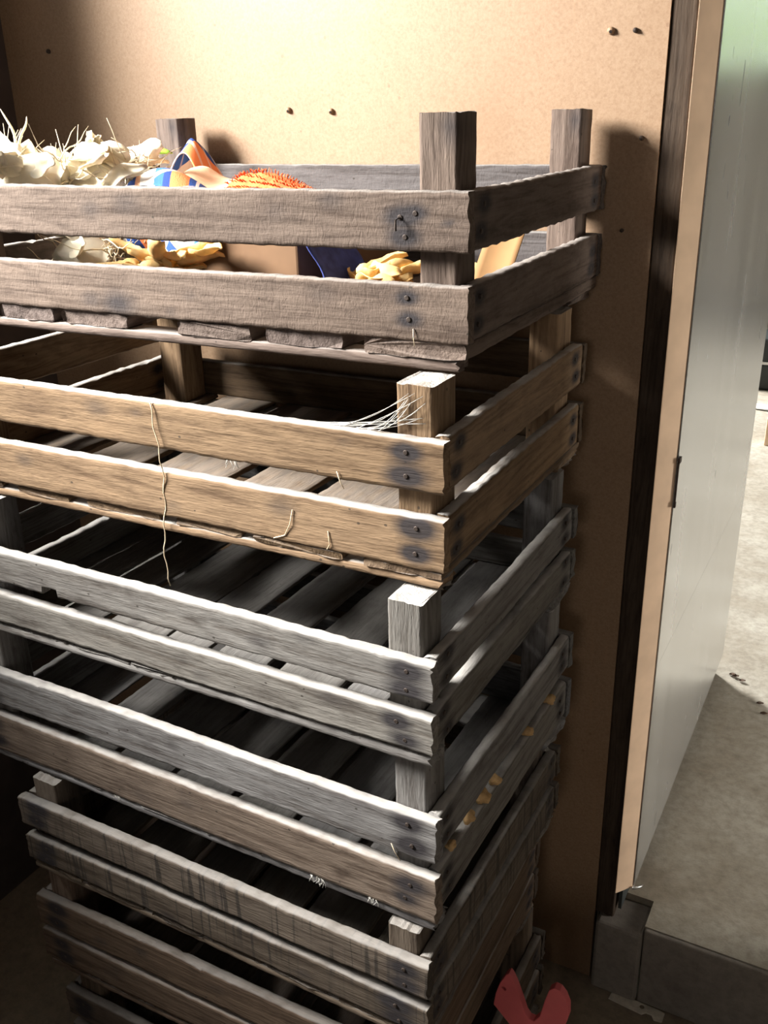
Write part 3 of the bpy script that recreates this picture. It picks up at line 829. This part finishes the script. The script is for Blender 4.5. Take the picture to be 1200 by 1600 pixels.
# ------------------------------------------------------------------ on the floor
def plate(name, outline, holes, z0, th_, mat, label, cat):
    bm = bmesh.new()
    vs = [bm.verts.new((x, y, z0)) for x, y in outline]
    es = [bm.edges.new((vs[i], vs[(i + 1) % len(vs)])) for i in range(len(vs))]
    for hx, hy, hr in holes:
        hv = [bm.verts.new((hx + hr * math.cos(a * math.pi / 5), hy + hr * math.sin(a * math.pi / 5), z0)) for a in range(10)]
        es += [bm.edges.new((hv[i], hv[(i + 1) % 10])) for i in range(10)]
    bmesh.ops.triangle_fill(bm, edges=es, use_beauty=True)
    r = bmesh.ops.extrude_face_region(bm, geom=bm.faces[:])
    bmesh.ops.translate(bm, vec=(0, 0, th_), verts=[g for g in r['geom'] if isinstance(g, bmesh.types.BMVert)])
    bmesh.ops.recalc_face_normals(bm, faces=bm.faces[:])
    me = bpy.data.meshes.new(name); bm.to_mesh(me); bm.free(); me.materials.append(mat)
    o = link(bpy.data.objects.new(name, me)); bevel(o, .002)
    return tag(o, label, cat)
# pink two-pronged piece standing on the floor against the side of the stack
def plate_up(name, outline, hole, y, th_, mat, label, cat):
    o = plate(name, outline, [hole], 0, th_, mat, label, cat)
    o.rotation_euler = (math.pi / 2, 0, 0); o.location = (0, y + th_, 0)
    return o
PK = [(.062, FZ + .001), (.058, -1.20), (.039, -1.078), (.012, -1.050), (.0145, -1.028), (.020, -1.005), (.029, -.984), (.033, -.980), (.037, -.984), (.043, -.996),
      (.052, -1.021), (.059, -1.042), (.065, -1.050), (.072, -1.050), (.080, -1.036), (.086, -1.002), (.091, -.981), (.098, -.973), (.106, -.974),
      (.113, -.982), (.119, -.997), (.120, -1.015), (.116, -1.036), (.105, -1.075), (.100, -1.20), (.098, FZ + .001)]
pk = plate_up('forked_handle', PK, (.0265, -1.012, .0035), .166, .012, PINK, 'pink flat forked piece standing on the floor beside the crates', 'fork')
plate('metal_strip', [(.098, .526), (.160, .520), (.166, .5265), (.176, .5265), (.182, .518), (.196, .520), (.197, .541), (.186, .543), (.150, .5445), (.100, .541)],
      [(.157, .5365, .0045)], FZ + .0005, .003, STRIPW, 'pale metal strip with holes lying at the foot of the step', 'strip')

# ------------------------------------------------------------------ light: daylight through the openings, plus two added fill lamps
def area(name, loc, target, sx, sy, power, col):
    d = bpy.data.lights.new(name, 'AREA'); d.shape = 'RECTANGLE'; d.size = sx; d.size_y = sy; d.energy = power; d.color = col
    o = bpy.data.objects.new(name, d); o.location = loc
    o.rotation_euler = (Vector(target) - Vector(loc)).to_track_quat('-Z', 'Y').to_euler()
    return link(o)
area('window_daylight', (-1.68, -.64, .90), (-.35, .2, 0), .62, .62, 280, (1.0, .962, .905))
area('next_room_daylight', (-3.4, 4.3, 1.5), (.3, 2.2, -1.2), .9, .9, 2000, (1.0, .99, .96))
area('door_edge_fill', (2.15, 1.1, -.55), (.1, .6, -.45), .5, .6, 42, (1.0, .93, .84))  # added fill lamp that brightens the door edge
area('front_fill', (.6, -2.9, .45), (.2, 0, -.7), .55, .5, 9, (1.0, .86, .74))  # added fill lamp behind the viewer
w = bpy.data.worlds.new('World'); S.world = w; w.use_nodes = True
bg = w.node_tree.nodes['Background']; bg.inputs[0].default_value = (.80, .90, 1.0, 1); bg.inputs[1].default_value = 2.8

# ------------------------------------------------------------------ camera
f_px, ya, pi_, ro = 1484.05, .498263, .396703, -.0234153
fw = Vector((-math.sin(ya) * math.cos(pi_), math.cos(ya) * math.cos(pi_), -math.sin(pi_)))
r0 = Vector((math.cos(ya), math.sin(ya), 0)); u0 = r0.cross(fw)
r_ = math.cos(ro) * r0 + math.sin(ro) * u0; u_ = -math.sin(ro) * r0 + math.cos(ro) * u0
cam = bpy.data.cameras.new('Camera'); cam.sensor_fit = 'HORIZONTAL'; cam.sensor_width = 36.0; cam.lens = f_px / 1200 * 36.0
cam.clip_start = .02
co = bpy.data.objects.new('Camera', cam); link(co)
M = Matrix((r_, u_, -fw)).transposed().to_4x4(); M.translation = Vector((.354591, -.754248, .118731))
co.matrix_world = M
S.camera = co
S.view_settings.view_transform = 'Standard'; S.view_settings.look = 'None'
S.view_settings.gamma = 1.0; S.view_settings.use_curve_mapping = False
S.view_settings.exposure = 0.0
S.cycles.use_denoising = True
